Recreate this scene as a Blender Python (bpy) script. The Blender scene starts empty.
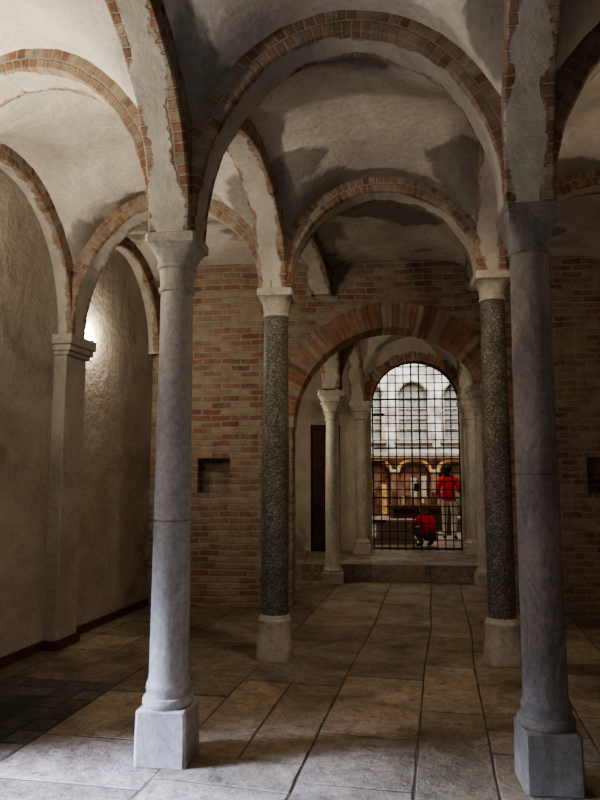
import bpy, bmesh, math, random
from mathutils import Vector, Matrix, noise as mnoise
random.seed(7)
pi=math.pi
COL=bpy.context.scene.collection

# ---------------------------------------------------------------- nodes
def newmat(name, rough=.85):
    m=bpy.data.materials.new(name); m.use_nodes=True
    nt=m.node_tree; b=nt.nodes['Principled BSDF']
    b.inputs['Roughness'].default_value=rough
    b.inputs['Specular IOR Level'].default_value=.25
    return m,nt,b
def coords(nt,kind='Object'):
    return nt.nodes.new('ShaderNodeTexCoord').outputs[kind]
def nz(nt,vec,scale,detail=6,rough=.6,dist=0,out=0):
    n=nt.nodes.new('ShaderNodeTexNoise'); n.inputs['Scale'].default_value=scale
    n.inputs['Detail'].default_value=detail; n.inputs['Roughness'].default_value=rough
    n.inputs['Distortion'].default_value=dist
    nt.links.new(vec,n.inputs['Vector']); return n.outputs[out]
def ramp(nt,fac,stops):
    r=nt.nodes.new('ShaderNodeValToRGB'); e=r.color_ramp.elements
    while len(e)<len(stops): e.new(.5)
    for el,(p,c) in zip(e,stops):
        el.position=p
        el.color=(c,c,c,1) if isinstance(c,(int,float)) else (*c,1)
    nt.links.new(fac,r.inputs[0]); return r.outputs[0]
def mix(nt,fac,a,b,blend='MIX'):
    n=nt.nodes.new('ShaderNodeMix'); n.data_type='RGBA'; n.blend_type=blend
    for i,v in ((0,fac),(6,a),(7,b)):
        if hasattr(v,'links'): nt.links.new(v,n.inputs[i])
        else: n.inputs[i].default_value = v if i==0 else (*v,1)
    return n.outputs[2]
def mth(nt,op,a,b=0.0,c=None):
    n=nt.nodes.new('ShaderNodeMath'); n.operation=op
    for i,v in enumerate([a,b]+([c] if c is not None else [])):
        if hasattr(v,'links'): nt.links.new(v,n.inputs[i])
        else: n.inputs[i].default_value=v
    return n.outputs[0]
def bump(nt,b,h,strength=.5,dist=.02,prev=None):
    n=nt.nodes.new('ShaderNodeBump'); n.inputs['Strength'].default_value=strength
    n.inputs['Distance'].default_value=dist; nt.links.new(h,n.inputs['Height'])
    if prev: nt.links.new(prev,n.inputs['Normal'])
    nt.links.new(n.outputs[0],b.inputs['Normal']); return n.outputs[0]
def plain(name,col,rough=.7,metal=0,var=.25,scale=12,bmp=.1):
    m,nt,b=newmat(name,rough); b.inputs['Metallic'].default_value=metal
    f=nz(nt,coords(nt),scale)
    c=ramp(nt,f,[(.3,tuple(x*(1-var) for x in col)),(.7,tuple(min(1,x*(1+var)) for x in col))])
    nt.links.new(c,b.inputs['Base Color']); bump(nt,b,f,bmp,.01); return m

def plaster(name,light,mid,dark,s=1.1,patch=(.56,.6),bm=.5,pk=.8):
    m,nt,b=newmat(name,.92); v=coords(nt)
    base=ramp(nt,nz(nt,v,s,9,.62,.6),[(.32,mid),(.62,light)])
    dk=ramp(nt,nz(nt,v,s*.6,6,.5,.3),[(patch[0],0.0),(patch[1],1.0)])
    dkc=ramp(nt,nz(nt,v,7,6),[(.3,tuple(x*.75 for x in dark)),(.7,dark)])
    c=mix(nt,mth(nt,'MULTIPLY',dk,pk),base,dkc)
    fine=ramp(nt,nz(nt,v,24,8,.7),[(.25,.74),(.7,1.06)])
    c=mix(nt,1.0,c,fine,'MULTIPLY')
    sp=ramp(nt,nz(nt,v,9,5,.7),[(.60,0.0),(.70,1.0)])
    c=mix(nt,mth(nt,'MULTIPLY',sp,.25),c,dark)
    nt.links.new(c,b.inputs['Base Color'])
    p=bump(nt,b,nz(nt,v,5,8,.65),bm,.05)
    bump(nt,b,dk,.4,-.02,p)
    return m
M_vault=plaster('vault_plaster',(.70,.65,.57),(.48,.44,.38),(.235,.215,.185),1.25,(.52,.55),.5,.8)
M_wallp=plaster('wall_plaster',(.53,.475,.395),(.37,.33,.27),(.25,.22,.18),1.6,(.58,.68),.8)
M_backp=plaster('rear_room_plaster',(.52,.46,.38),(.38,.33,.27),(.24,.20,.16),1.6,(.62,.70))

BR=[(.275,.13,.08),(.205,.10,.068),(.32,.205,.135),(.35,.285,.21)]
def brickmat(name,uv=False,plasterband=None):
    m,nt,b=newmat(name,.9)
    v=coords(nt,'UV' if uv else 'Object'); o=coords(nt)
    s=nt.nodes.new('ShaderNodeSeparateXYZ'); nt.links.new(v,s.inputs[0])
    nn=nz(nt,o,2.2,3,.5,0,1)
    s2=nt.nodes.new('ShaderNodeSeparateXYZ'); nt.links.new(nn,s2.inputs[0])
    n3=nz(nt,o,14,3,.5,0,0)
    amp=.03 if uv else .07
    X=mth(nt,'ADD',s.outputs[0],mth(nt,'MULTIPLY',s2.outputs[0],amp))
    Y=mth(nt,'ADD',s.outputs[1 if uv else 2],mth(nt,'MULTIPLY',s2.outputs[1],amp))
    Y=mth(nt,'ADD',Y,mth(nt,'MULTIPLY',n3,.02))
    X=mth(nt,'ADD',X,mth(nt,'MULTIPLY',nz(nt,o,17,3,.5),.02))
    cb=nt.nodes.new('ShaderNodeCombineXYZ'); nt.links.new(X,cb.inputs[0]); nt.links.new(Y,cb.inputs[1])
    br=nt.nodes.new('ShaderNodeTexBrick'); nt.links.new(cb.outputs[0],br.inputs['Vector'])
    br.inputs['Scale'].default_value=1
    br.inputs['Color1'].default_value=(.0,.0,.0,1); br.inputs['Color2'].default_value=(1,1,1,1)
    br.inputs['Mortar'].default_value=(.5,.5,.5,1)
    br.inputs['Mortar Smooth'].default_value=.45
    if uv:
        br.inputs['Brick Width'].default_value=.068; br.inputs['Row Height'].default_value=.135; br.inputs['Mortar Size'].default_value=.010
    else:
        br.inputs['Brick Width'].default_value=.25; br.inputs['Row Height'].default_value=.082; br.inputs['Mortar Size'].default_value=.015
    bc=ramp(nt,br.outputs['Color'],[(.05,BR[1]),(.35,BR[0]),(.65,BR[2]),(.95,BR[3])])
    c=mix(nt,br.outputs['Fac'],bc,(.33,.285,.225))
    c=mix(nt,1.0,c,ramp(nt,nz(nt,o,7,7,.68),[(.25,.5),(.72,1.22)]),'MULTIPLY')
    sm=ramp(nt,nz(nt,o,1.9,9,.72,.4),[(.44,0.0),(.64,1.0)])
    c=mix(nt,mth(nt,'MULTIPLY',sm,.62),c,(.345,.295,.23))
    if plasterband:
        cen,hw=plasterband
        d=mth(nt,'ABSOLUTE',mth(nt,'SUBTRACT',s.outputs[1],cen))
        d=mth(nt,'ADD',d,mth(nt,'MULTIPLY',mth(nt,'SUBTRACT',nz(nt,o,3.0,6,.6),.5),.30))
        k=ramp(nt,d,[(hw-.008,1.0),(hw+.008,0.0)])
        pc=ramp(nt,nz(nt,o,4,8,.65),[(.3,(.34,.31,.265)),(.7,(.54,.50,.43))])
        c=mix(nt,k,c,pc)
    nt.links.new(c,b.inputs['Base Color'])
    h=mth(nt,'SUBTRACT',1.0,br.outputs['Fac'])
    if plasterband: h=mth(nt,'MAXIMUM',h,k)
    p=bump(nt,b,h,.8,.012)
    bump(nt,b,nz(nt,o,20,6,.7),.6,.02,p)
    return m
M_brick=brickmat('old_brick')
RD,RW=.14,.27
M_rib=brickmat('arch_brick_and_plaster',True,(.04+RD+RW/2,.09))

def vousmat():
    m,nt,b=newmat('voussoir_brick',.9); o=coords(nt)
    a=nt.nodes.new('ShaderNodeAttribute'); a.attribute_name='Col'
    c=mix(nt,1.0,a.outputs['Color'],ramp(nt,nz(nt,o,9,6,.65),[(.25,.55),(.72,1.2)]),'MULTIPLY')
    sm=ramp(nt,nz(nt,o,2.5,9,.7,.4),[(.46,0.0),(.64,1.0)])
    c=mix(nt,mth(nt,'MULTIPLY',sm,.5),c,(.35,.29,.22))
    nt.links.new(c,b.inputs['Base Color']); bump(nt,b,nz(nt,o,22,6,.7),.6,.01); return m
M_vous=vousmat()
def slabmat():
    m,nt,b=newmat('floor_stone',.5); o=coords(nt)
    b.inputs['Specular IOR Level'].default_value=.35
    a=nt.nodes.new('ShaderNodeAttribute'); a.attribute_name='Col'
    st=ramp(nt,nz(nt,o,1.3,10,.78,.8),[(.34,.38),(.47,.76),(.62,1.2)])
    c=mix(nt,1.0,a.outputs['Color'],st,'MULTIPLY')
    br=ramp(nt,nz(nt,o,2.7,8,.7,1.0),[(.42,0.0),(.6,1.0)])
    c=mix(nt,mth(nt,'MULTIPLY',br,.5),c,mix(nt,1.0,c,(1.0,.82,.62),'MULTIPLY'))
    f=nz(nt,o,4.0,9,.78,1.5)
    crack=ramp(nt,mth(nt,'ABSOLUTE',mth(nt,'SUBTRACT',f,.5)),[(0.0,.3),(.025,1.0)])
    c=mix(nt,.7,c,mix(nt,1.0,c,crack,'MULTIPLY'))
    pits=ramp(nt,nz(nt,o,12,8,.78),[(.36,.45),(.48,1.0)])
    c=mix(nt,1.0,c,pits,'MULTIPLY')
    nt.links.new(c,b.inputs['Base Color'])
    r=ramp(nt,nz(nt,o,3,5),[(.3,.40),(.7,.75)]); nt.links.new(r,b.inputs['Roughness'])
    p=bump(nt,b,nz(nt,o,3.2,9,.72),.9,.06); bump(nt,b,crack,.3,.01,p); return m
M_slab=slabmat()
M_grout=plain('floor_grout',(.10,.085,.068),.95)
def marble(name,light,dark,s=3,vk=.85):
    m,nt,b=newmat(name,.6); o=coords(nt)
    mp=nt.nodes.new('ShaderNodeMapping'); mp.inputs['Scale'].default_value=(1,1,.45); nt.links.new(o,mp.inputs[0]); ov=mp.outputs[0]
    c=ramp(nt,nz(nt,ov,s,9,.65,.9),[(.32,dark),(.5,tuple((a*1.2+b_*.8)/2 for a,b_ in zip(light,dark))),(.64,light)])
    vn=nz(nt,ov,s*1.1,8,.7,1.6)
    vein=ramp(nt,mth(nt,'ABSOLUTE',mth(nt,'SUBTRACT',vn,.5)),[(0.0,vk),(.02,1.0)])
    c=mix(nt,1.0,c,vein,'MULTIPLY')
    c=mix(nt,1.0,c,ramp(nt,nz(nt,o,26,7,.75),[(.3,.70),(.6,1.04)]),'MULTIPLY')
    nt.links.new(c,b.inputs['Base Color']); bump(nt,b,nz(nt,o,14,8,.7),.5,.02); return m
M_marb=marble('grey_marble',(.50,.465,.43),(.32,.295,.275))
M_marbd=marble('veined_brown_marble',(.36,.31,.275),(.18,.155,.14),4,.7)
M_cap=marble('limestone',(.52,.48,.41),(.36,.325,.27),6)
M_capg=marble('dark_limestone',(.31,.275,.24),(.18,.16,.14),6)  # darker tone of limestone, plinth and capital of the near right column
def granite():
    m,nt,b=newmat('speckled_granite',.5); o=coords(nt)
    v=nt.nodes.new('ShaderNodeTexVoronoi'); v.inputs['Scale'].default_value=95; nt.links.new(o,v.inputs['Vector'])
    g=nt.nodes.new('ShaderNodeSeparateColor'); nt.links.new(v.outputs['Color'],g.inputs[0])
    c=ramp(nt,g.outputs[0],[(.0,(.055,.053,.045)),(.5,(.105,.098,.082)),(.8,(.16,.148,.125)),(.95,(.25,.23,.20))])
    c=mix(nt,1.0,c,ramp(nt,nz(nt,o,4,5),[(.3,.7),(.7,1.25)]),'MULTIPLY')
    nt.links.new(c,b.inputs['Base Color']); bump(nt,b,g.outputs[0],.15,.004); return m
M_gran=granite()
M_iron=plain('wrought_iron',(.045,.03,.022),.6,.4)
M_base=plain('baseboard_redbrown',(.12,.05,.03),.7)
M_wood=plain('dark_wood',(.075,.035,.02),.6,0,.4,6)
M_pale=plaster('hall_plaster',(.62,.61,.57),(.42,.41,.38),(.24,.22,.20),1.3,(.54,.62))
M_glassd=plain('window_glass',(.22,.22,.21),.3)
M_redbr=plain('terracotta',(.20,.10,.065),.8,0,.75,5)
M_gilt=plain('gilded_wood',(.42,.25,.10),.5,0,.5,14)
M_stone=marble('hall_stone',(.46,.38,.31),(.24,.19,.15),4)

# ---------------------------------------------------------------- mesh helpers
def obj_from_bm(bm,name,mats,smooth=False,loc=None,rotz=0):
    bmesh.ops.recalc_face_normals(bm,faces=bm.faces)
    me=bpy.data.meshes.new(name); bm.to_mesh(me); bm.free()
    for m in mats: me.materials.append(m)
    if smooth:
        for p in me.polygons: p.use_smooth=True
    o=bpy.data.objects.new(name,me); COL.objects.link(o)
    if loc: o.location=loc
    o.rotation_euler[2]=rotz
    return o
def box(bm,x0,x1,y0,y1,z0,z1,mi=0,M=None,bev=0):
    vs=[bm.verts.new((x,y,z)) for x in (x0,x1) for y in (y0,y1) for z in (z0,z1)]
    if M:
        for v in vs: v.co=M@v.co
    fs=[]
    for q in ((0,1,3,2),(4,6,7,5),(0,4,5,1),(2,3,7,6),(0,2,6,4),(1,5,7,3)):
        f=bm.faces.new([vs[i] for i in q]); f.material_index=mi; fs.append(f)
    if bev:
        es=list({e for f in fs for e in f.edges})
        r=bmesh.ops.bevel(bm,geom=es,offset=bev,segments=2,affect='EDGES',profile=.5)
        for f in r['faces']: f.material_index=mi
    return fs
def cyl(bm,p0,p1,r,seg=8,mi=0,r2=None):
    p0=Vector(p0);p1=Vector(p1);d=(p1-p0).normalized()
    a=d.orthogonal().normalized();b=d.cross(a); r2=r if r2 is None else r2
    A=[bm.verts.new(p0+r*(math.cos(t)*a+math.sin(t)*b)) for t in [2*pi*i/seg for i in range(seg)]]
    B=[bm.verts.new(p1+r2*(math.cos(t)*a+math.sin(t)*b)) for t in [2*pi*i/seg for i in range(seg)]]
    for i in range(seg):
        f=bm.faces.new((A[i],A[(i+1)%seg],B[(i+1)%seg],B[i])); f.material_index=mi
    for L in (A,B):
        f=bm.faces.new(L); f.material_index=mi
def bake(o):
    dg=bpy.context.evaluated_depsgraph_get(); dg.update()
    me=bpy.data.meshes.new_from_object(o.evaluated_get(dg))
    o.modifiers.clear(); o.data=me
def cutwith(o,bms):
    cs=[]
    for i,bm in enumerate(bms):
        c=obj_from_bm(bm,'cutter_tmp',[]); c.matrix_world=o.matrix_basis.copy()
        md=o.modifiers.new('b','BOOLEAN'); md.operation='DIFFERENCE'; md.object=c; md.solver='EXACT'; cs.append(c)
    bpy.context.view_layer.update()
    bake(o)
    for c in cs: bpy.data.objects.remove(c,do_unlink=True)
def archcut(cx,r,zs,z0,y0,y1):
    bm=bmesh.new()
    pts=[(cx-r,z0)]+[(cx-r*math.cos(a),zs+r*math.sin(a)) for a in [pi*i/40 for i in range(41)]]+[(cx+r,z0)]
    A=[bm.verts.new((x,y0,z)) for x,z in pts];B=[bm.verts.new((x,y1,z)) for x,z in pts]
    n=len(pts); bm.faces.new(A);bm.faces.new(B[::-1])
    for i in range(n): bm.faces.new((A[i],B[i],B[(i+1)%n],A[(i+1)%n]))
    return bm
def boxbm(*a):
    bm=bmesh.new(); box(bm,*a); return bm
def wall(name,p0,p1,th,z0,z1,mat,cuts=()):
    p0=Vector(p0);p1=Vector(p1);d=p1-p0;L=d.length;ang=math.atan2(d.y,d.x)
    bm=bmesh.new(); box(bm,0,L,0,th,z0,z1)
    o=obj_from_bm(bm,name,[mat],loc=(p0.x,p0.y,0),rotz=ang)
    bpy.context.view_layer.update()
    if cuts: cutwith(o,cuts)
    return o,ang

# ---------------------------------------------------------------- plan (metres)
A={-3:(-4.23,-2.10),-2:(-3.77,.10),-1:(-3.30,2.32),0:(-2.84,4.55),1:(-2.375,6.78),2:(-1.94,8.86)}
B={-3:(-2.38,-2.62),-2:(-1.84,-.27),-1:(-1.30,1.93),0:(-.766,4.13),1:(-.227,6.33),2:(.30,8.68)}
C={-3:(-.09,-3.26),-2:(.38,-.98),-1:(.85,1.40),0:(1.312,3.79),1:(1.782,6.17),2:(2.26,8.51)}
D={-3:(2.0,-3.85),-2:(2.45,-1.40),-1:(2.90,1.05),0:(3.35,3.50),1:(3.80,6.0),2:(4.25,8.35)}
spA={k:3.0 for k in A}; spB={k:3.085 for k in B}; spC={k:3.13 for k in C}; spD={k:3.1 for k in D}
spB[1]=3.363; spC[1]=3.48; spB[2]=3.95; spC[2]=3.95; spA[2]=3.2; spD[2]=3.4
TOP=4.42

# ---------------------------------------------------------------- vault webs + ribs
def g(t,p=2.0):
    return max(0.0,1-abs(2*t-1)**p)**(1/p)
def web(bm,P,S,top,pu0=2,pu1=2,n=26):
    P=[Vector((*p,0)) for p in P]
    T=[(1-math.cos(pi*i/n))/2 for i in range(n+1)]
    grid=[]
    for v in T:
        row=[]
        for u in T:
            w=((1-u)*(1-v),u*(1-v),u*v,(1-u)*v)
            p=sum((P[i]*w[i] for i in range(4)),Vector())
            s=sum(S[i]*w[i] for i in range(4))
            pw=pu0+(pu1-pu0)*v
            a=g(u,pw);b=g(v); k=14
            h=(a**k+b**k)**(1/k)
            z=s+(top-s)*h
            q=Vector((p.x,p.y,z))
            m=min(u,1-u,v,1-v); amp=.026*min(1,m*12)
            q.z+=amp*(mnoise.noise(q*2.3)+.5*mnoise.noise(q*6))
            row.append(bm.verts.new(q))
        grid.append(row)
    for j in range(n):
        for i in range(n):
            f=bm.faces.new((grid[j][i],grid[j][i+1],grid[j+1][i+1],grid[j+1][i])); f.smooth=True
def rib(bm,Pa,Pb,za,zb,top,w=RW,dep=RD,n=44):
    Pa=Vector((*Pa,0));Pb=Vector((*Pb,0));e=(Pb-Pa);L=e.length;e=e/L
    s=Vector((-e.y,e.x,0)); uvl=bm.loops.layers.uv.verify()
    pts=[]
    for i in range(n+1):
        a=pi*i/n; t=(1-math.cos(a))/2; z0=za+(zb-za)*t
        pts.append((t*L,z0+(top-z0)*math.sin(a)))
    sec=[(-w/2,-.04),(-w/2,dep-.012),(-w/2+.012,dep),(w/2-.012,dep),(w/2,dep-.012),(w/2,-.04)]
    vc=[0]
    for i in range(1,6): vc.append(vc[-1]+math.dist(sec[i],sec[i-1]))
    rows=[];us=[];u=0
    for i,(x,z) in enumerate(pts):
        x0,z0=pts[max(0,i-1)];x1,z1=pts[min(n,i+1)]
        tx,tz=x1-x0,z1-z0
        if i==0: tx,tz=0,1
        if i==n: tx,tz=0,-1
        l=math.hypot(tx,tz);tx/=l;tz/=l
        nx,nzz=tz,-tx
        if i: u+=math.dist(pts[i],pts[i-1])
        us.append(u); r=[]
        for (a,d) in sec:
            q=Pa+e*(x+nx*d)+s*a; q.z=z+nzz*d
            jit=.010*mnoise.noise(q*9)
            q+=e*nx*jit+s*jit*(1 if a>0 else -1); q.z+=nzz*jit
            r.append(bm.verts.new(q))
        rows.append(r)
    for i in range(n):
        for j in range(5):
            f=bm.faces.new((rows[i][j],rows[i][j+1],rows[i+1][j+1],rows[i+1][j])); f.material_index=1
            for lp,(uu,vv) in zip(f.loops,((us[i],vc[j]),(us[i],vc[j+1]),(us[i+1],vc[j+1]),(us[i+1],vc[j]))):
                lp[uvl].uv=(uu,vv)
wb=bmesh.new(); rb=wb
cols=[(A,spA),(B,spB),(C,spC),(D,spD)]
for ci in range(3):
    (a,sa),(b,sb)=cols[ci],cols[ci+1]
    for r in range(-3,2):
        web(wb,(a[r],b[r],b[r+1],a[r+1]),(sa[r],sb[r],sb[r+1],sa[r+1]),TOP,2,3.6 if r==1 else 2)
    for r in range(-2,2):
        rib(rb,a[r],b[r],sa[r],sb[r],TOP)
for (a,sa) in cols:
    for r in range(-3,2):
        rib(rb,a[r],a[r+1],sa[r],sa[r+1],TOP)
R2=[(-1.3,9.28),(.35,9.14),(2.55,8.96),(4.9,8.77)]
R3=[(-1.25,10.95),(.51,10.78),(2.83,10.55),(5.0,10.35)]
R4=[(-1.15,12.95),(1.10,12.78),(3.08,12.65),(5.2,12.5)]
for i in range(3):
    web(wb,(R2[i],R2[i+1],R3[i+1],R3[i]),(3.9,3.9,3.0,3.0),4.25)
    web(wb,(R3[i],R3[i+1],R4[i+1],R4[i]),(3.0,)*4,4.25)
    rib(rb,R3[i],R3[i+1],3.0,3.0,4.25)
for i in (1,2):
    rib(rb,R2[i],R3[i],3.9,3.0,4.2); rib(rb,R3[i],R4[i],3.0,3.0,4.15)
ceiling=obj_from_bm(wb,'ceiling',[M_vault,M_rib],False)

# ---------------------------------------------------------------- walls
wl_p0=(-4.44,-3.1); wl_p1=(-1.87,9.2)
dl=Vector(wl_p1)-Vector(wl_p0); Ll=dl.length
ydoor=3.15; ld=(ydoor+3.1)/(dl.y/Ll)
wall_left,angL=wall('wall_left',wl_p0,wl_p1,.5,-.1,4.8,M_wallp,[archcut(ld,.72,1.75,-.2,-.3,.9)])
ZS=2.24
wall_back,angB=wall('wall_back',(-2.6,8.915),(5.2,8.267),.45,-.1,4.8,M_brick,
   [archcut(3.81,1.3,ZS,-.2,-.5,1.0),boxbm(1.285,1.705,-.1,.24,1.41,1.85),boxbm(6.15,6.57,-.1,.24,1.41,1.85)])
wall_right,_=wall('wall_right',(4.42,8.9),(1.9,-4.4),.4,-.1,4.8,M_wallp)
wr0=Vector((2.4,-3.96)); wr1=Vector((-4.7,-1.97)); dr=(wr1-wr0).normalized()
wall_rear,_=wall('wall_rear',wr0,wr1,.4,-.1,4.8,M_wallp,[archcut(3.75,.75,2.0,.9,-.3,.9)])  # arched opening added behind the camera to hold the soft fill light
gp0=Vector((-1.8,13.02));gp1=Vector((5.6,12.49)); angG=math.atan2(*(gp1-gp0).yx)
gx=(2.18-gp0.x)/math.cos(angG); dx0=(.20-gp0.x)/math.cos(angG)
wall_gate,_=wall('wall_gate',gp0,gp1,.35,-.1,4.8,M_backp,[archcut(gx,.84,2.98,.2,-.5,1.0),boxbm(dx0,dx0+.56,-.1,.2,.25,2.6)])
wall('wall_gate_left',(-1.3,9.2),(-1.15,13.1),.3,-.1,4.8,M_backp)
wall('wall_gate_right',(5.2,13.0),(4.95,8.6),.3,-.1,4.8,M_backp)

def vring(name,cx,zs,ri,ro,y0,y1,n,loc,rot,a0=0,a1=pi):
    bm=bmesh.new(); cl=bm.loops.layers.float_color.new('Col'); rr=random.Random(5)
    for i in range(n):
        t0=a0+(a1-a0)*i/n; t1=a0+(a1-a0)*(i+1)/n; gpp=(t1-t0)*.10
        o_=ro+rr.uniform(-.035,.015); yy=y0-rr.uniform(0,.012)
        for k,(ta,tb,rA,rB,ya,c) in enumerate(((t0,t1,ri+.004,ro-.035,y0+.006,(.35,.30,.24)),(t0+gpp,t1-gpp*rr.uniform(.3,1),ri,o_,yy,None))):
            if c is None:
                s=rr.random(); kk=rr.uniform(.9,1.3)
                c=[x*kk for x in [BR[0],BR[0],BR[1],BR[2],BR[3]][int(s*4.99)]]
            vs=[]
            for y in (ya,y1-(0 if k else .006)):
                for (t,r) in ((ta,rA),(ta,rB),(tb,rB),(tb,rA)):
                    vs.append(bm.verts.new((cx-r*math.cos(t),y,zs+r*math.sin(t))))
            for q in ((0,1,2,3),(7,6,5,4),(0,4,5,1),(1,5,6,2),(2,6,7,3),(3,7,4,0)):
                f=bm.faces.new([vs[j] for j in q])
                for lp in f.loops: lp[cl]=(*c,1)
    return obj_from_bm(bm,name,[M_vous],loc=loc,rotz=rot)
vring('brick_arch_ring_1',3.81,ZS,1.285,1.61,-.015,.46,60,(-2.6,8.915,0),angB)  # brick voussoir ring of the back wall arch
vring('brick_arch_ring_2',gx,2.98,.83,.99,-.02,.36,34,(gp0.x,gp0.y,0),angG)  # brick voussoir ring of the gate arch

for r in (-2,-1,0,1):
    p=Vector((*A[r],0)); 
    bm=bmesh.new()
    box(bm,-.19,.19,-.13,.02,0,2.80,0,None,.01)
    box(bm,-.21,.21,-.16,.02,2.80,2.84,1,None,.008)
    box(bm,-.23,.23,-.19,.02,2.84,2.90,1,None,.012)
    box(bm,-.25,.25,-.21,.02,2.90,3.0,1,None,.012)
    obj_from_bm(bm,'wall_pilaster',[M_wallp,M_cap],loc=(p.x,p.y,0),rotz=angL)
bm=bmesh.new()
def seg(x0,x1): box(bm,x0,x1,-.02,0.0,0,.085,0)
sA={r:(A[r][1]-wl_p0[1])/(dl.y/Ll) for r in A}
seg(.2,sA[-2]-.2); seg(sA[-2]+.2,sA[-1]-.2); seg(sA[-1]+.2,ld-.75); seg(ld+.75,sA[0]-.2)
seg(sA[0]+.2,sA[1]-.19); seg(sA[1]+.19,Ll-.36)
for r in (-2,-1,0,1): 
    box(bm,sA[r]-.21,sA[r]+.21,-.155,-.125,0,.085)
    box(bm,sA[r]-.215,sA[r]-.19,-.155,0,0,.085); box(bm,sA[r]+.19,sA[r]+.215,-.155,0,0,.085)
obj_from_bm(bm,'baseboard_left',[M_base],loc=(*wl_p0,0),rotz=angL)

# ---------------------------------------------------------------- columns
def column(name,loc,prof,mats,rot=-.12,seg=56):
    bm=bmesh.new(); rings=[]
    for (z,r,n,mi) in prof:
        ring=[]
        for i in range(seg):
            t=2*pi*(i+.5)/seg; c,s=math.cos(t),math.sin(t)
            k=r/((abs(c)**n+abs(s)**n)**(1/n))
            q=Vector((k*c,k*s,z)); j=.005*mnoise.noise(q*11+Vector(loc)*3)
            ring.append(bm.verts.new((q.x+j*c,q.y+j*s,z)))
        rings.append((ring,mi))
    for (a,_),(b,mi) in zip(rings,rings[1:]):
        for i in range(seg):
            f=bm.faces.new((a[i],a[(i+1)%seg],b[(i+1)%seg],b[i])); f.material_index=mi
    bm.faces.new(rings[0][0][::-1]); bm.faces.new(rings[-1][0])
    o=obj_from_bm(bm,name,mats,True,loc,rot)
    o.data.set_sharp_from_angle(angle=math.radians(38))
    return o
def prof_near(H,w=.148,r0=.115,r1=.098,capw=.160,bh=.30,joint=1.35,z0=0):
    q=22
    P=[(0,w+.004,q,0),(bh-.012,w,q,0),(bh,w-.012,q,0),(bh,.142,2,0),(bh+.012,.148,2,0),(bh+.03,.149,2,0),(bh+.05,.142,2,0),(bh+.055,.132,2,0),
       (bh+.08,.126,2,0),(bh+.095,.132,2,0),(bh+.115,.130,2,0),(bh+.125,r0+.008,2,0),(bh+.16,r0,2,1)]
    P+=[(joint-.007,(r0+r1)/2+.003,2,1),(joint-.004,(r0+r1)/2-.006,2,1),(joint+.004,(r0+r1)/2-.006,2,1),(joint+.007,(r0+r1)/2+.003,2,1)]
    c=H-.30
    P+=[(c-.05,r1,2,1),(c-.045,r1+.012,2,2),(c-.02,r1+.014,2,2),(c-.015,r1+.002,2,2),(c+.05,r1+.006,2.1,2),(c+.09,r1+.010,2.2,2),
        (c+.10,r1+.022,2.4,2),(c+.12,r1+.022,2.6,2),(c+.125,r1+.012,2.8,2),(c+.17,capw-.04,3.6,2),(c+.215,capw-.02,6,2),(c+.235,capw-.01,9,2),
        (c+.24,capw,18,2),(H-.006,capw,18,2),(H,capw-.006,18,2)]
    return P
def prof_block(H,w=.146,r0=.115,r1=.105,capw=.142):
    P=prof_near(H,w,r0,r1,capw)[:13]
    jz=1.62
    P+=[(jz-.006,r0-.003,2,1),(jz-.003,r0-.010,2,1),(jz+.003,r0-.010,2,1),(jz+.006,r0-.003,2,1)]
    c=H-.24
    P+=[(c-.03,r1,2,1),(c-.02,r1+.012,2,2),(c,r1+.012,2,2),(c+.005,r1+.004,2,2),(c+.05,r1+.008,4,2),(c+.14,capw-.01,12,2),(c+.15,capw,20,2),(c+.2,capw+.004,20,2),(c+.205,capw+.010,20,2),(H,capw+.010,20,2)]
    return P
def prof_gran(H,rs=.125,rb=.155,capw=.165):
    P=[(0,rb+.006,3.2,0),(.13,rb+.004,3.0,0),(.15,rb,2.6,0),(.28,rb-.008,2.3,0),(.34,rb-.004,2.1,0),(.355,rb-.016,2,0),(.37,rs+.012,2,0),(.385,rs+.006,2,0),(.39,rs,2,1),
       (1.6,rs+.002,2,1),(H-.26,rs-.012,2,1),(H-.255,rs,2,2),(H-.235,rs+.002,2,2),(H-.225,rs-.008,2,2),(H-.15,rs-.004,2.6,2),(H-.10,rs+.008,5,2),(H-.075,capw-.012,10,2),(H-.07,capw,18,2),(H-.006,capw,18,2),(H,capw-.006,18,2)]
    return P
column('stone_column',(*B[0],0),prof_near(spB[0]),[M_marb,M_marb,M_cap],-.13)
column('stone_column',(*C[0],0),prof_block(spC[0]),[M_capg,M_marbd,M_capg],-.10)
column('granite_column',(*B[1],0),prof_gran(spB[1]),[M_cap,M_gran,M_cap],-.08)
column('granite_column',(*C[1],0),prof_gran(spC[1],.12),[M_cap,M_gran,M_cap],-.08)
for r in (-1,-2):
    column('stone_column',(*B[r],0),prof_near(spB[r]),[M_marb,M_marb,M_cap])
    column('stone_column',(*C[r],0),prof_near(spC[r]),[M_marb,M_marb,M_cap])
def prof_chap(z0,H,rs=.115):
    return [(z0,.16,20,0),(z0+.16,.16,20,0),(z0+.165,.15,2,0),(z0+.2,.155,2,0),(z0+.23,.135,2,0),(z0+.26,rs,2,0),(z0+1.2,rs+.003,2,0),
     (H-.46,rs-.012,2,0),(H-.455,rs+.006,2,0),(H-.43,rs+.008,2,0),(H-.42,rs-.008,2,0),(H-.34,rs+.012,2.4,1),(H-.33,rs+.035,2.6,1),(H-.31,rs+.02,2.8,1),(H-.22,rs+.045,3.6,1),(H-.19,rs+.075,4,1),(H-.17,rs+.05,5,1),(H-.09,rs+.09,9,1),(H-.085,rs+.105,16,1),(H,rs+.105,16,1)]
column('chapel_column',(.51,10.72,0),prof_chap(0,2.96),[M_cap,M_cap],-.08)
column('chapel_column',(2.82,10.52,0),prof_chap(0,3.02),[M_cap,M_cap],-.08)
column('chapel_column',(1.12,12.52,.25),prof_chap(0,2.74,.105),[M_cap,M_cap],-.08)
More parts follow.
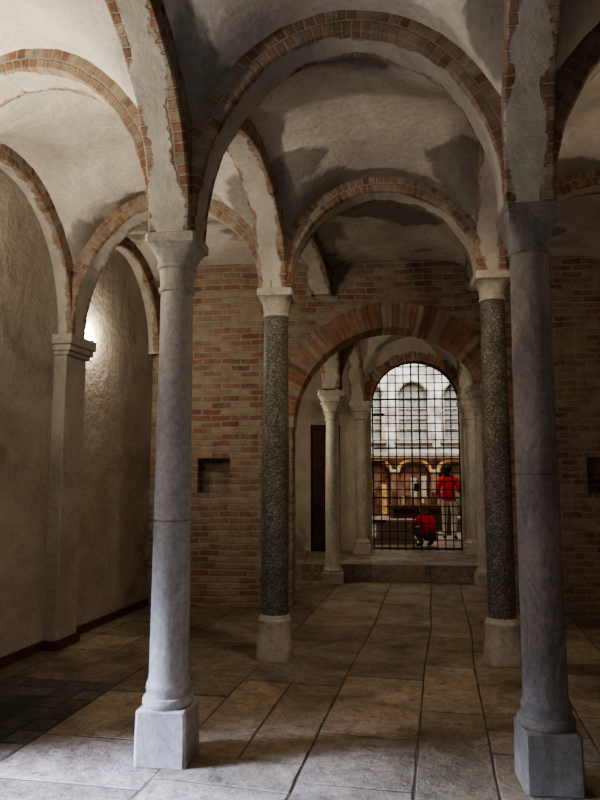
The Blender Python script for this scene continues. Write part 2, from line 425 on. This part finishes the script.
column('chapel_column',(3.10,12.38,.25),prof_chap(0,2.74,.105),[M_cap,M_cap],-.08)

# ---------------------------------------------------------------- floor slabs
bm=bmesh.new(); cl=bm.loops.layers.float_color.new('Col')
rot=-math.radians(11.8); Rm=Matrix.Rotation(rot,4,'Z')
def slab(x0,x1,y0,y1,z,c,rr):
    gp=.003; ins=.008
    cx,cy=(x0+x1)/2,(y0+y1)/2
    pts=[]; n=7
    cor=[(x0,y0),(x1,y0),(x1,y1),(x0,y1)]
    for i in range(4):
        a=cor[i];b_=cor[(i+1)%4]
        for k in range(n):
            t=k/n; px=a[0]+(b_[0]-a[0])*t; py=a[1]+(b_[1]-a[1])*t
            wx=.035*mnoise.noise(Vector((px*.5,py*.5,1.7))); wy=.06*mnoise.noise(Vector((px*.9,py*.9,8.2)))
            e=gp+.004+.008*mnoise.noise(Vector((px*9,py*9,rr.random())))
            ix=e if abs(px-x0)<1e-6 else (-e if abs(px-x1)<1e-6 else 0)
            iy=e if abs(py-y0)<1e-6 else (-e if abs(py-y1)<1e-6 else 0)
            pts.append((px+ix+wx,py+iy+wy))
    def ringz(z_,inn): return [bm.verts.new((x+(cx-x)*inn,y+(cy-y)*inn,z_)) for x,y in pts]
    lo=ringz(z-.02,0);mi_=ringz(z-.004,0);hi=ringz(z,.018)
    fs=[bm.faces.new(hi)]
    N=len(pts)
    for a,b_ in ((lo,mi_),(mi_,hi)):
        for i in range(N): fs.append(bm.faces.new((a[i],a[(i+1)%N],b_[(i+1)%N],b_[i])))
    for f in fs:
        for lp in f.loops: lp[cl]=(*c,1)
rr=random.Random(41)
x=-6.5
while x<6:
    w=rr.choice((.42,.55,.62,.7,.78,.95)); y=-6-rr.uniform(0,1)
    while y<12.2:
        l=rr.uniform(.5,1.5)
        if rr.random()<.18: l=.36
        cx,cy=x+w/2,y+l/2; W=Rm@Vector((cx,cy,0))
        k=rr.uniform(.7,1.12); c=(.37*k,.31*k*rr.uniform(.96,1.02),.24*k*rr.uniform(.9,1.08))
        if rr.random()<.14: c=(.28*k,.225*k,.185*k)
        if W.y<11.4:
            if -2.9<W.x<-1.6 and 4.9<W.y<5.8:
                # patch of small dark setts
                nx_=max(2,int(w/.16)); ny_=max(2,int(l/.2))
                for a_ in range(nx_):
                    for b2 in range(ny_):
                        q=rr.uniform(.8,1.5)
                        slab(x+w*a_/nx_,x+w*(a_+1)/nx_,y+l*b2/ny_,y+l*(b2+1)/ny_,rr.uniform(-.005,0),(.12*q,.112*q,.108*q),rr)
            elif w>.75 and rr.random()<.3:
                slab(x,x+w*.5,y,y+l,rr.uniform(-.005,.0),c,rr); slab(x+w*.5,x+w,y,y+l,rr.uniform(-.005,.0),tuple(v*.85 for v in c),rr)
            else: slab(x,x+w,y,y+l,rr.uniform(-.005,.0),c,rr)
        y+=l
    x+=w
box(bm,-7,7,-6.5,12.3,-.12,-.008,1)
floor=obj_from_bm(bm,'floor',[M_slab,M_grout],rotz=rot)

bm=bmesh.new(); cl=bm.loops.layers.float_color.new('Col')
x=0
while x<6.2:
    w=rr.uniform(.8,1.3); x1=min(6.3,x+w)
    for (ya,yb) in ((0,.42),(.42,1.2),(1.2,2.25)):
        k=rr.uniform(.85,1.1)
        for f in box(bm,x+.004,x1-.004,ya+.004,yb-.004,-.04,.25,0,None,0):
            for lp in f.loops: lp[cl]=(.38*k,.33*k,.27*k,1)
    x+=w
obj_from_bm(bm,'floor_chapel_platform',[M_slab],loc=(-1.22,11.05,0),rotz=math.radians(-4.2))

# ---------------------------------------------------------------- iron gate
bm=bmesh.new(); r=.828; zs=2.98; z0=.26
def htop(x): return zs+math.sqrt(max(0,(r-.015)**2-x*x))
nv=12
for i in range(nv):
    x=-r+.02+(2*r-.04)*i/(nv-1)
    big=i in (0,5,6,11)
    cyl(bm,(x,0,z0),(x,0,htop(x) if abs(x)<r-.03 else zs),.014 if big else .010,8)
z=z0+.04; k=0
while z<zs+r-.06:
    hw=r-.01 if z<zs else math.sqrt(max(0,(r-.01)**2-(z-zs)**2))
    if k%6==0: box(bm,-hw,hw,-.010,.010,z-.015,z+.015)
    else: cyl(bm,(-hw,-.012,z),(hw,-.012,z),.0095,8)
    z+=.155; k+=1
prev=None
for i in range(33):
    a=pi*i/32; q=(-(r-.012)*math.cos(a),0,zs+(r-.012)*math.sin(a))
    if prev: cyl(bm,prev,q,.014,8)
    prev=q
box(bm,-.05,.05,-.03,.0,1.35,1.5,0,None,.006)
for zz in (.8,1.9,2.8): box(bm,-r,-r+.25,-.02,-.008,zz-.02,zz+.02)
gpos=gp0+Vector((math.cos(angG),math.sin(angG)))*gx+Vector((-math.sin(angG),math.cos(angG)))*.12
obj_from_bm(bm,'iron_gate',[M_iron],loc=(gpos.x,gpos.y,0),rotz=angG)
for zz in (1.75,2.1):
    bm=bmesh.new()
    cyl(bm,(0,0,0),(-.12,0,0),.012,8); cyl(bm,(-.12,0,-.03),(-.12,0,.07),.014,8); box(bm,-.02,.0,-.03,.03,-.03,.03)
    obj_from_bm(bm,'iron_pintle',[M_iron],loc=(2.475,8.72,zz))
bm=bmesh.new()
box(bm,.005,.555,.10,.16,.255,2.595)
for (a,b_) in ((.35,.95),(1.05,1.7),(1.8,2.5)):
    for xx in (.05,.30): box(bm,xx,xx+.21,.085,.11,a,b_,0,None,.008)
cyl(bm,(.50,.07,1.3),(.50,.1,1.3),.02,10)
obj_from_bm(bm,'door_1',[M_wood],loc=(gp0.x+math.cos(angG)*dx0,gp0.y+math.sin(angG)*dx0,0),rotz=angG)

# ---------------------------------------------------------------- hall beyond the gate
bm=bmesh.new(); cl=bm.loops.layers.float_color.new('Col')
y=13.2
rr=random.Random(3)
while y<20:
    l=.7; x=-2
    while x<9:
        w=rr.uniform(.7,1.2); k=rr.uniform(.8,1.1)
        for f in box(bm,x+.004,x+w-.004,y+.004,y+l-.004,-.05,.25):
            for lp in f.loops: lp[cl]=(.36*k,.30*k,.24*k,1)
        x+=w
    y+=l
obj_from_bm(bm,'floor_hall',[M_slab])
def lancet(cx,r_,zs_,z0_): return archcut(cx,r_,zs_,z0_,-.1,.18)
WX=(4.0,5.35,6.7)
wf,_=wall('wall_hall',(-2,20.2),(10,20.0),.3,.0,7.5,M_pale,[lancet(x,.42,4.0,2.75) for x in WX])
wall('wall_hall_left',(-.6,13.3),(-.6,20.3),.3,0,7.5,M_pale)
wall('wall_hall_right',(7.5,20.3),(7.5,12.9),.3,0,7.5,M_pale)
for i,x in enumerate(WX):
    bm=bmesh.new()
    pts=[(-.42,2.75)]+[(-.42*math.cos(a),4.0+.42*math.sin(a)) for a in [pi*k/20 for k in range(21)]]+[(.42,2.75)]
    bm.faces.new([bm.verts.new((px,.15,pz)) for px,pz in pts])
    for a in (-.2,0,.2): cyl(bm,(a,.12,2.75),(a,.12,4.0+math.sqrt(.42**2-a*a)),.018,6,1)
    for a in (3.05,3.35,3.65,3.95): cyl(bm,(-.42,.12,a),(.42,.12,a),.018,6,1)
    pr=None
    for k in range(17):
        a=pi*k/16; q=(-.47*math.cos(a),-.02,4.0+.47*math.sin(a))
        if pr: cyl(bm,pr,q,.045,8,1)
        pr=q
    box(bm,-.52,-.42,-.06,.0,2.7,4.0,1); box(bm,.42,.52,-.06,.0,2.7,4.0,1); box(bm,-.56,.56,-.1,.0,2.62,2.7,1)
    obj_from_bm(bm,'window_%d'%(i+1),[M_glassd,M_stone],loc=(-2+x,20.2-x*.0167,0),rotz=-.0167)
# altar screen: arcaded, terracotta and gilding
bm=bmesh.new()
for x in (0,1.1,2.2,3.3,4.4):
    box(bm,x,x+.22,0,.22,0,1.5,0,None,.01); box(bm,x-.03,x+.25,-.03,.25,1.5,1.58,1,None,.01)
for x in (0,1.1,2.2,3.3):
    pr=None
    for i in range(13):
        a=pi*i/12; p=(x+.66-.44*math.cos(a),.11,1.55+.3*math.sin(a))
        if pr: cyl(bm,pr,p,.06,8,3)
        pr=p
    for k in range(3):
        h=rr.uniform(.5,1.2); box(bm,x+.28+k*.27,x+.46+k*.27,.12,.28,.3,.3+h,rr.choice((1,3,2)),None,.02)
    box(bm,x+.22,x+1.1,.05,.2,0,.3,1)
box(bm,-.05,4.7,0,.22,1.9,2.05,1,None,.01)
box(bm,0,4.6,.3,.4,0,1.95,0)
obj_from_bm(bm,'altar_screen',[M_redbr,M_stone,M_wood,M_gilt],loc=(1.4,18.8,.25))
bm=bmesh.new()
box(bm,0,1.5,0,.55,.62,.70,0,None,.01)
for x in (.06,1.36):
    for yy in (.05,.44): box(bm,x,x+.08,yy,yy+.06,0,.62,0,None,.005)
box(bm,.06,1.44,.08,.47,.1,.62,0)
for i in range(9):
    h=rr.uniform(.15,.6); xx=.08+i*.155
    if i%3==1:
        cyl(bm,(xx+.06,.25,.70),(xx+.06,.25,.73),.05,12,3); cyl(bm,(xx+.06,.25,.73),(xx+.06,.25,.70+h),.02,10,2)
    else: box(bm,xx,xx+.12,.15,.35,.70,.70+h*.8,1+2*(i%2),None,.012)
obj_from_bm(bm,'altar_table',[M_wood,M_redbr,M_stone,M_gilt],loc=(2.15,16.3,.25))
bm=bmesh.new()
box(bm,0,.85,0,.45,0,.12,0,None,.015);box(bm,.06,.79,.05,.40,.12,.40,0,None,.01);box(bm,-.02,.87,-.02,.47,.40,.50,0,None,.015)
obj_from_bm(bm,'stone_block_bench',[M_stone],loc=(1.55,14.1,.25),rotz=.05)
bm=bmesh.new()
prv=[(.14,0),(.19,.28),(.21,.30),(.21,.34),(.18,.34)]
sg=20; rings=[[bm.verts.new((r_*math.cos(2*pi*i/sg),r_*math.sin(2*pi*i/sg),z_)) for i in range(sg)] for r_,z_ in prv]
for a,b_ in zip(rings,rings[1:]):
    for i in range(sg): bm.faces.new((a[i],a[(i+1)%sg],b_[(i+1)%sg],b_[i]))
bm.faces.new(rings[0]); bm.faces.new(rings[-1])
for i in range(260):
    th=rr.uniform(0,2*pi); ph=rr.uniform(-.6,1.4); rad=rr.uniform(.18,.34)
    p=Vector((rad*math.cos(th)*math.cos(ph*.8),rad*math.sin(th)*math.cos(ph*.8),.62+rad*math.sin(ph)))
    d=Vector((rr.uniform(-1,1),rr.uniform(-1,1),rr.uniform(-.3,1))).normalized(); s_=d.orthogonal().normalized()
    f=bm.faces.new([bm.verts.new(q) for q in (p,p+d*.05+s_*.02,p+d*.1,p+d*.05-s_*.02)]); f.material_index=1
for i in range(6):
    th=i; cyl(bm,(0,0,.3),(.15*math.cos(th),.15*math.sin(th),.65),.01,6,2)
obj_from_bm(bm,'potted_shrub',[M_redbr,plain('leaves',(.05,.12,.03)),M_wood],loc=(4.1,17.4,.25))

# ---------------------------------------------------------------- people
M_skin=plain('skin',(.55,.33,.24),.6,0,.08)
M_red=plain('red_jacket_cloth',(.55,.02,.03),.8,0,.2)
M_white=plain('pale_trousers',(.60,.57,.53),.85,0,.1)
M_hair=plain('dark_hair',(.025,.017,.012),.6,0,.3,40)
M_hair2=plain('brown_hair',(.20,.10,.05),.6,0,.3,40)
M_shoe=plain('shoe_leather',(.05,.04,.04),.5)
M_jean=plain('dark_denim',(.06,.07,.11),.85)
M_eye=plain('eye',(.02,.02,.02),.2)
def skin(verts,edges,radii,sub=2):
    me=bpy.data.meshes.new('t'); me.from_pydata([Vector(v) for v in verts],edges,[])
    o=bpy.data.objects.new('t',me); COL.objects.link(o)
    md=o.modifiers.new('s','SKIN'); md.use_smooth_shade=True
    for sv,r in zip(me.skin_vertices[0].data,radii):
        sv.radius=r if isinstance(r,tuple) else (r,r)
    o.modifiers.new('sub','SUBSURF').levels=sub
    dg=bpy.context.evaluated_depsgraph_get(); dg.update()
    m2=bpy.data.meshes.new_from_object(o.evaluated_get(dg))
    bpy.data.objects.remove(o,do_unlink=True); return m2
def addmesh(bm,me,fn):
    n=len(bm.faces); bm.from_mesh(me); bm.faces.ensure_lookup_table()
    for f in bm.faces[n:]:
        f.material_index=fn(f.calc_center_median()); f.smooth=True
def ell(bm,c,s,mi,R=None,seg=20,keep=None):
    M=Matrix.Translation(c)@(R or Matrix())@Matrix.Diagonal((*s,1))
    r=bmesh.ops.create_uvsphere(bm,u_segments=seg,v_segments=seg//2+2,radius=1,matrix=M)
    fs={f for v in r['verts'] for f in v.link_faces}
    for f in fs: f.material_index=mi; f.smooth=True
def head(bm,c,fwd,k=1.0,hair_len=.12,tilt=0):
    f=Vector(fwd).normalized(); R=Vector((0,1,0)).rotation_difference(f).to_matrix().to_4x4()
    P=lambda x,y,z: Vector(c)+R.to_3x3()@Vector((x,y,z))*k
    ell(bm,P(0,0,0),(.074*k,.090*k,.108*k),0,R)
    ell(bm,P(0,.025,-.065),(.052*k,.060*k,.05*k),0,R)
    ell(bm,P(0,.094,-.018),(.012*k,.018*k,.024*k),0,R,10)
    for s in (-1,1):
        ell(bm,P(s*.075,-.005,-.015),(.010*k,.02*k,.03*k),0,R,10)
        ell(bm,P(s*.030,.079,.008),(.013*k,.010*k,.008*k),4,R,10)
    ell(bm,P(0,.082,-.055),(.024*k,.01*k,.006*k),5,R,10)
    ell(bm,P(0,-.018,.022),(.085*k,.092*k,.104*k),3,R)
    ell(bm,P(0,-.055,-.05),(.068*k,.045*k,(.06+hair_len)*k),3,R)
def hand(bm,w,d,pn,side,k=1.0):
    w=Vector(w);d=Vector(d).normalized();pn=Vector(pn); pn=(pn-d*pn.dot(d)).normalized(); s=d.cross(pn)*side
    palm=skin([w,w+d*.04*k,w+d*.085*k],[(0,1),(1,2)],[(.022*k,.016*k),(.034*k,.014*k),(.036*k,.013*k)])
    addmesh(bm,palm,lambda c:0)
    for i,(off,L) in enumerate(((.028,.070),(.010,.080),(-.009,.074),(-.027,.058))):
        b=w+d*.075*k+s*off*k
        p1=b+d*L*.5*k+pn*.004*k; p2=p1+d*L*.32*k+pn*.014*k; p3=p2+d*L*.2*k+pn*.02*k
        addmesh(bm,skin([b,p1,p2,p3],[(0,1),(1,2),(2,3)],[.009*k,.0085*k,.008*k,.007*k]),lambda c:0)
    b=w+d*.025*k+s*.022*k; p1=b+(d*.5+s*.8).normalized()*.038*k; p2=p1+(d*.8+s*.4+pn*.3).normalized()*.032*k
    addmesh(bm,skin([b,p1,p2],[(0,1),(1,2)],[.011*k,.010*k,.008*k]),lambda c:0)
def person(name,loc,rotz,J,fn,hd,hands,mats,k=1.0):
    names=list(J); idx={n:i for i,n in enumerate(names)}
    E=[('pel','sp'),('sp','ch'),('ch','nb'),('nb','nk')]
    for s in 'lr':
        E+=[('ch','sh'+s),('sh'+s,'el'+s),('el'+s,'wr'+s),('pel','hp'+s),('hp'+s,'kn'+s),('kn'+s,'an'+s),('an'+s,'to'+s)]
    me=skin([J[n][0] for n in names],[(idx[a],idx[b]) for a,b in E],[J[n][1] for n in names])
    bm=bmesh.new(); addmesh(bm,me,fn)
    head(bm,*hd)
    for h in hands: hand(bm,*h)
    me=bpy.data.meshes.new(name); bm.to_mesh(me); bm.free()
    for m in mats: me.materials.append(m)
    o=bpy.data.objects.new(name,me); COL.objects.link(o); o.location=loc; o.rotation_euler[2]=rotz; o.scale=(k,k,k); return o
J={'pel':((0,0,.93),(.135,.11)),'sp':((0,0,1.08),(.125,.105)),'ch':((0,0,1.26),(.15,.11)),'nb':((0,-.005,1.37),(.07,.065)),'nk':((0,.01,1.45),.048),
 'shl':((-.165,0,1.32),.062),'ell':((-.225,-.03,1.07),.048),'wrl':((-.20,.11,.90),.034),
 'shr':((.165,0,1.32),.062),'elr':((.24,-.04,1.08),.048),'wrr':((.20,.17,1.06),.034),
 'hpl':((-.085,0,.86),.095),'knl':((-.10,.03,.48),.066),'anl':((-.105,-.02,.09),.045),'tol':((-.115,.13,.035),.035),
 'hpr':((.085,0,.86),.095),'knr':((.11,.0,.48),.066),'anr':((.12,-.05,.09),.045),'tor':((.14,.10,.035),.035)}
def fstand(c):
    if c.z<.10: return 6
    if c.z>1.405: return 0
    if c.z>.86 or abs(c.x)>.185: return 1
    return 2
mats=[M_skin,M_red,M_white,M_hair,M_eye,M_red,M_shoe]
person('standing_visitor',(3.27,15.1,.25),-.35,J,fstand,((0,.02,1.535),(.2,1,0),1.0,.10),
  [((-.20,.12,.885),(.05,.35,-1),(1,0,0),1),((.20,.19,1.06),(-.4,1,0.1),(0,0,-1),-1)],mats)
J2={'pel':((0,0,.24),(.15,.13)),'sp':((0,.06,.38),(.13,.11)),'ch':((0,.15,.54),(.15,.11)),'nb':((0,.20,.64),(.065,.06)),'nk':((0,.23,.70),.046),
 'shl':((-.16,.17,.59),.06),'ell':((-.22,.33,.42),.045),'wrl':((-.10,.50,.42),.032),
 'shr':((.16,.17,.59),.06),'elr':((.22,.33,.42),.045),'wrr':((.10,.50,.40),.032),
 'hpl':((-.09,.03,.22),.095),'knl':((-.15,.38,.38),.066),'anl':((-.13,.14,.09),.045),'tol':((-.14,.30,.035),.035),
 'hpr':((.09,.03,.22),.095),'knr':((.15,.38,.36),.066),'anr':((.13,.14,.09),.045),'tor':((.14,.30,.035),.035)}
def fcr(c):
    if c.z<.085: return 6
    if c.z>.665: return 0
    if c.z>.45 or (c.y<.2 and c.z>.30) or (c.y>.43) : return 1
    return 2
mats2=[M_skin,M_red,M_jean,M_hair2,M_eye,M_red,M_shoe]
person('crouching_visitor',(2.56,13.45,.25),.5,J2,fcr,((0,.26,.78),(0,1,-.25),1.0,.06),
  [((-.10,.51,.42),(.3,1,-.2),(0,0,-1),1),((.10,.51,.40),(-.3,1,-.2),(0,0,-1),-1)],mats2,.95)

# ---------------------------------------------------------------- lamp fixture
bm=bmesh.new()
cyl(bm,(0,0,0),(0,0,.10),.035,16,0,.055); box(bm,-.012,.012,-.012,.16,.02,.045)
lamp_p=Vector((-2.235,7.09,2.94))
obj_from_bm(bm,'wall_uplight',[M_iron],loc=lamp_p,rotz=angL)

# ---------------------------------------------------------------- lights
def area(name,loc,target,size,energy,col,sy=None,spread=None,disk=False):
    l=bpy.data.lights.new(name,'AREA'); l.energy=energy; l.color=col
    l.shape='DISK' if disk else 'RECTANGLE'; l.size=size
    if not disk: l.size_y=sy or size
    if spread: l.spread=math.radians(spread)
    o=bpy.data.objects.new(name,l); COL.objects.link(o); o.location=loc
    o.rotation_euler=(Vector(target)-Vector(loc)).to_track_quat('-Z','Y').to_euler(); return o
WARM=(1,.82,.60); COOL=(.56,.68,1.0)
dp=Vector((wl_p0[0]+dl.x/Ll*ld,ydoor,0)); out=Vector((-dl.y/Ll,dl.x/Ll,0))
area('daylight_door',dp+out*.45+Vector((0,0,1.7)),(-1.35,3.25,0),1.3,150,COOL,1.4,40)
area('daylight_door_soft',dp+out*.30+Vector((0,0,1.3)),dp-out*3+Vector((0,0,1.6)),1.3,8,(.72,.82,1),1.9)
rc=wr0+dr*3.75; ro=Vector((-dr.y,dr.x))
area('rear_soft_fill',(rc.x+ro.x*.3,rc.y+ro.y*.3,1.9),(rc.x-ro.x*3,rc.y-ro.y*3,1.5),1.3,38,(.92,.94,1),1.6)  # added soft fill to lift the shadows, set in the invented rear opening
l=bpy.data.lights.new('uplight_pilaster','POINT'); l.energy=36; l.color=(1,.90,.74); l.shadow_soft_size=.04
o=bpy.data.objects.new('uplight_pilaster',l); COL.objects.link(o); o.location=Vector((-2.215,7.20,3.12))
area('uplight_left',(-2.55,4.1,3.05),(-1.7,4.9,4.6),.12,44,(1,.90,.74),disk=True)
area('uplight_left2',(-2.95,2.5,3.05),(-2.0,3.2,4.6),.12,34,(1,.92,.78),disk=True)
area('uplight_right',(3.2,3.9,3.1),(2.3,4.4,4.6),.12,8,WARM,disk=True)
area('downlight_nave',(.9,4.9,4.2),(.7,6.0,0),.5,19,(1,.80,.56),disk=True,spread=130)
area('lamp_chapel_left',(-.9,10.2,2.7),(1.6,11.3,1.6),.25,22,(1,.86,.66),disk=True)
area('lamp_chapel_right',(4.4,10.2,2.7),(2.0,11.3,3.2),.25,22,(1,.84,.63),disk=True)
area('hall_skylight',(3.3,17.2,7.2),(3.3,19.4,4.2),4,400,(1,.99,.96),4,110)
area('hall_warm_fill',(2.2,14.2,5.2),(2.8,17.2,.6),.6,110,(1,.80,.58),disk=True)  # added warm fill brightening the lower hall, no fixture modelled
w=bpy.data.worlds.new('World'); bpy.context.scene.world=w; w.use_nodes=True
w.node_tree.nodes['Background'].inputs[0].default_value=(.5,.6,.8,1); w.node_tree.nodes['Background'].inputs[1].default_value=.2
try: bpy.context.scene.view_settings.look='AgX - Medium High Contrast'
except Exception as ex: print(ex)

# ---------------------------------------------------------------- camera
cam=bpy.data.cameras.new('camera'); cam.sensor_fit='VERTICAL'; cam.sensor_height=36; cam.lens=36*680/800
co=bpy.data.objects.new('camera',cam); COL.objects.link(co); co.location=(0,0,1.6)
co.rotation_euler=(math.radians(90+6.54),0,0)
bpy.context.scene.camera=co
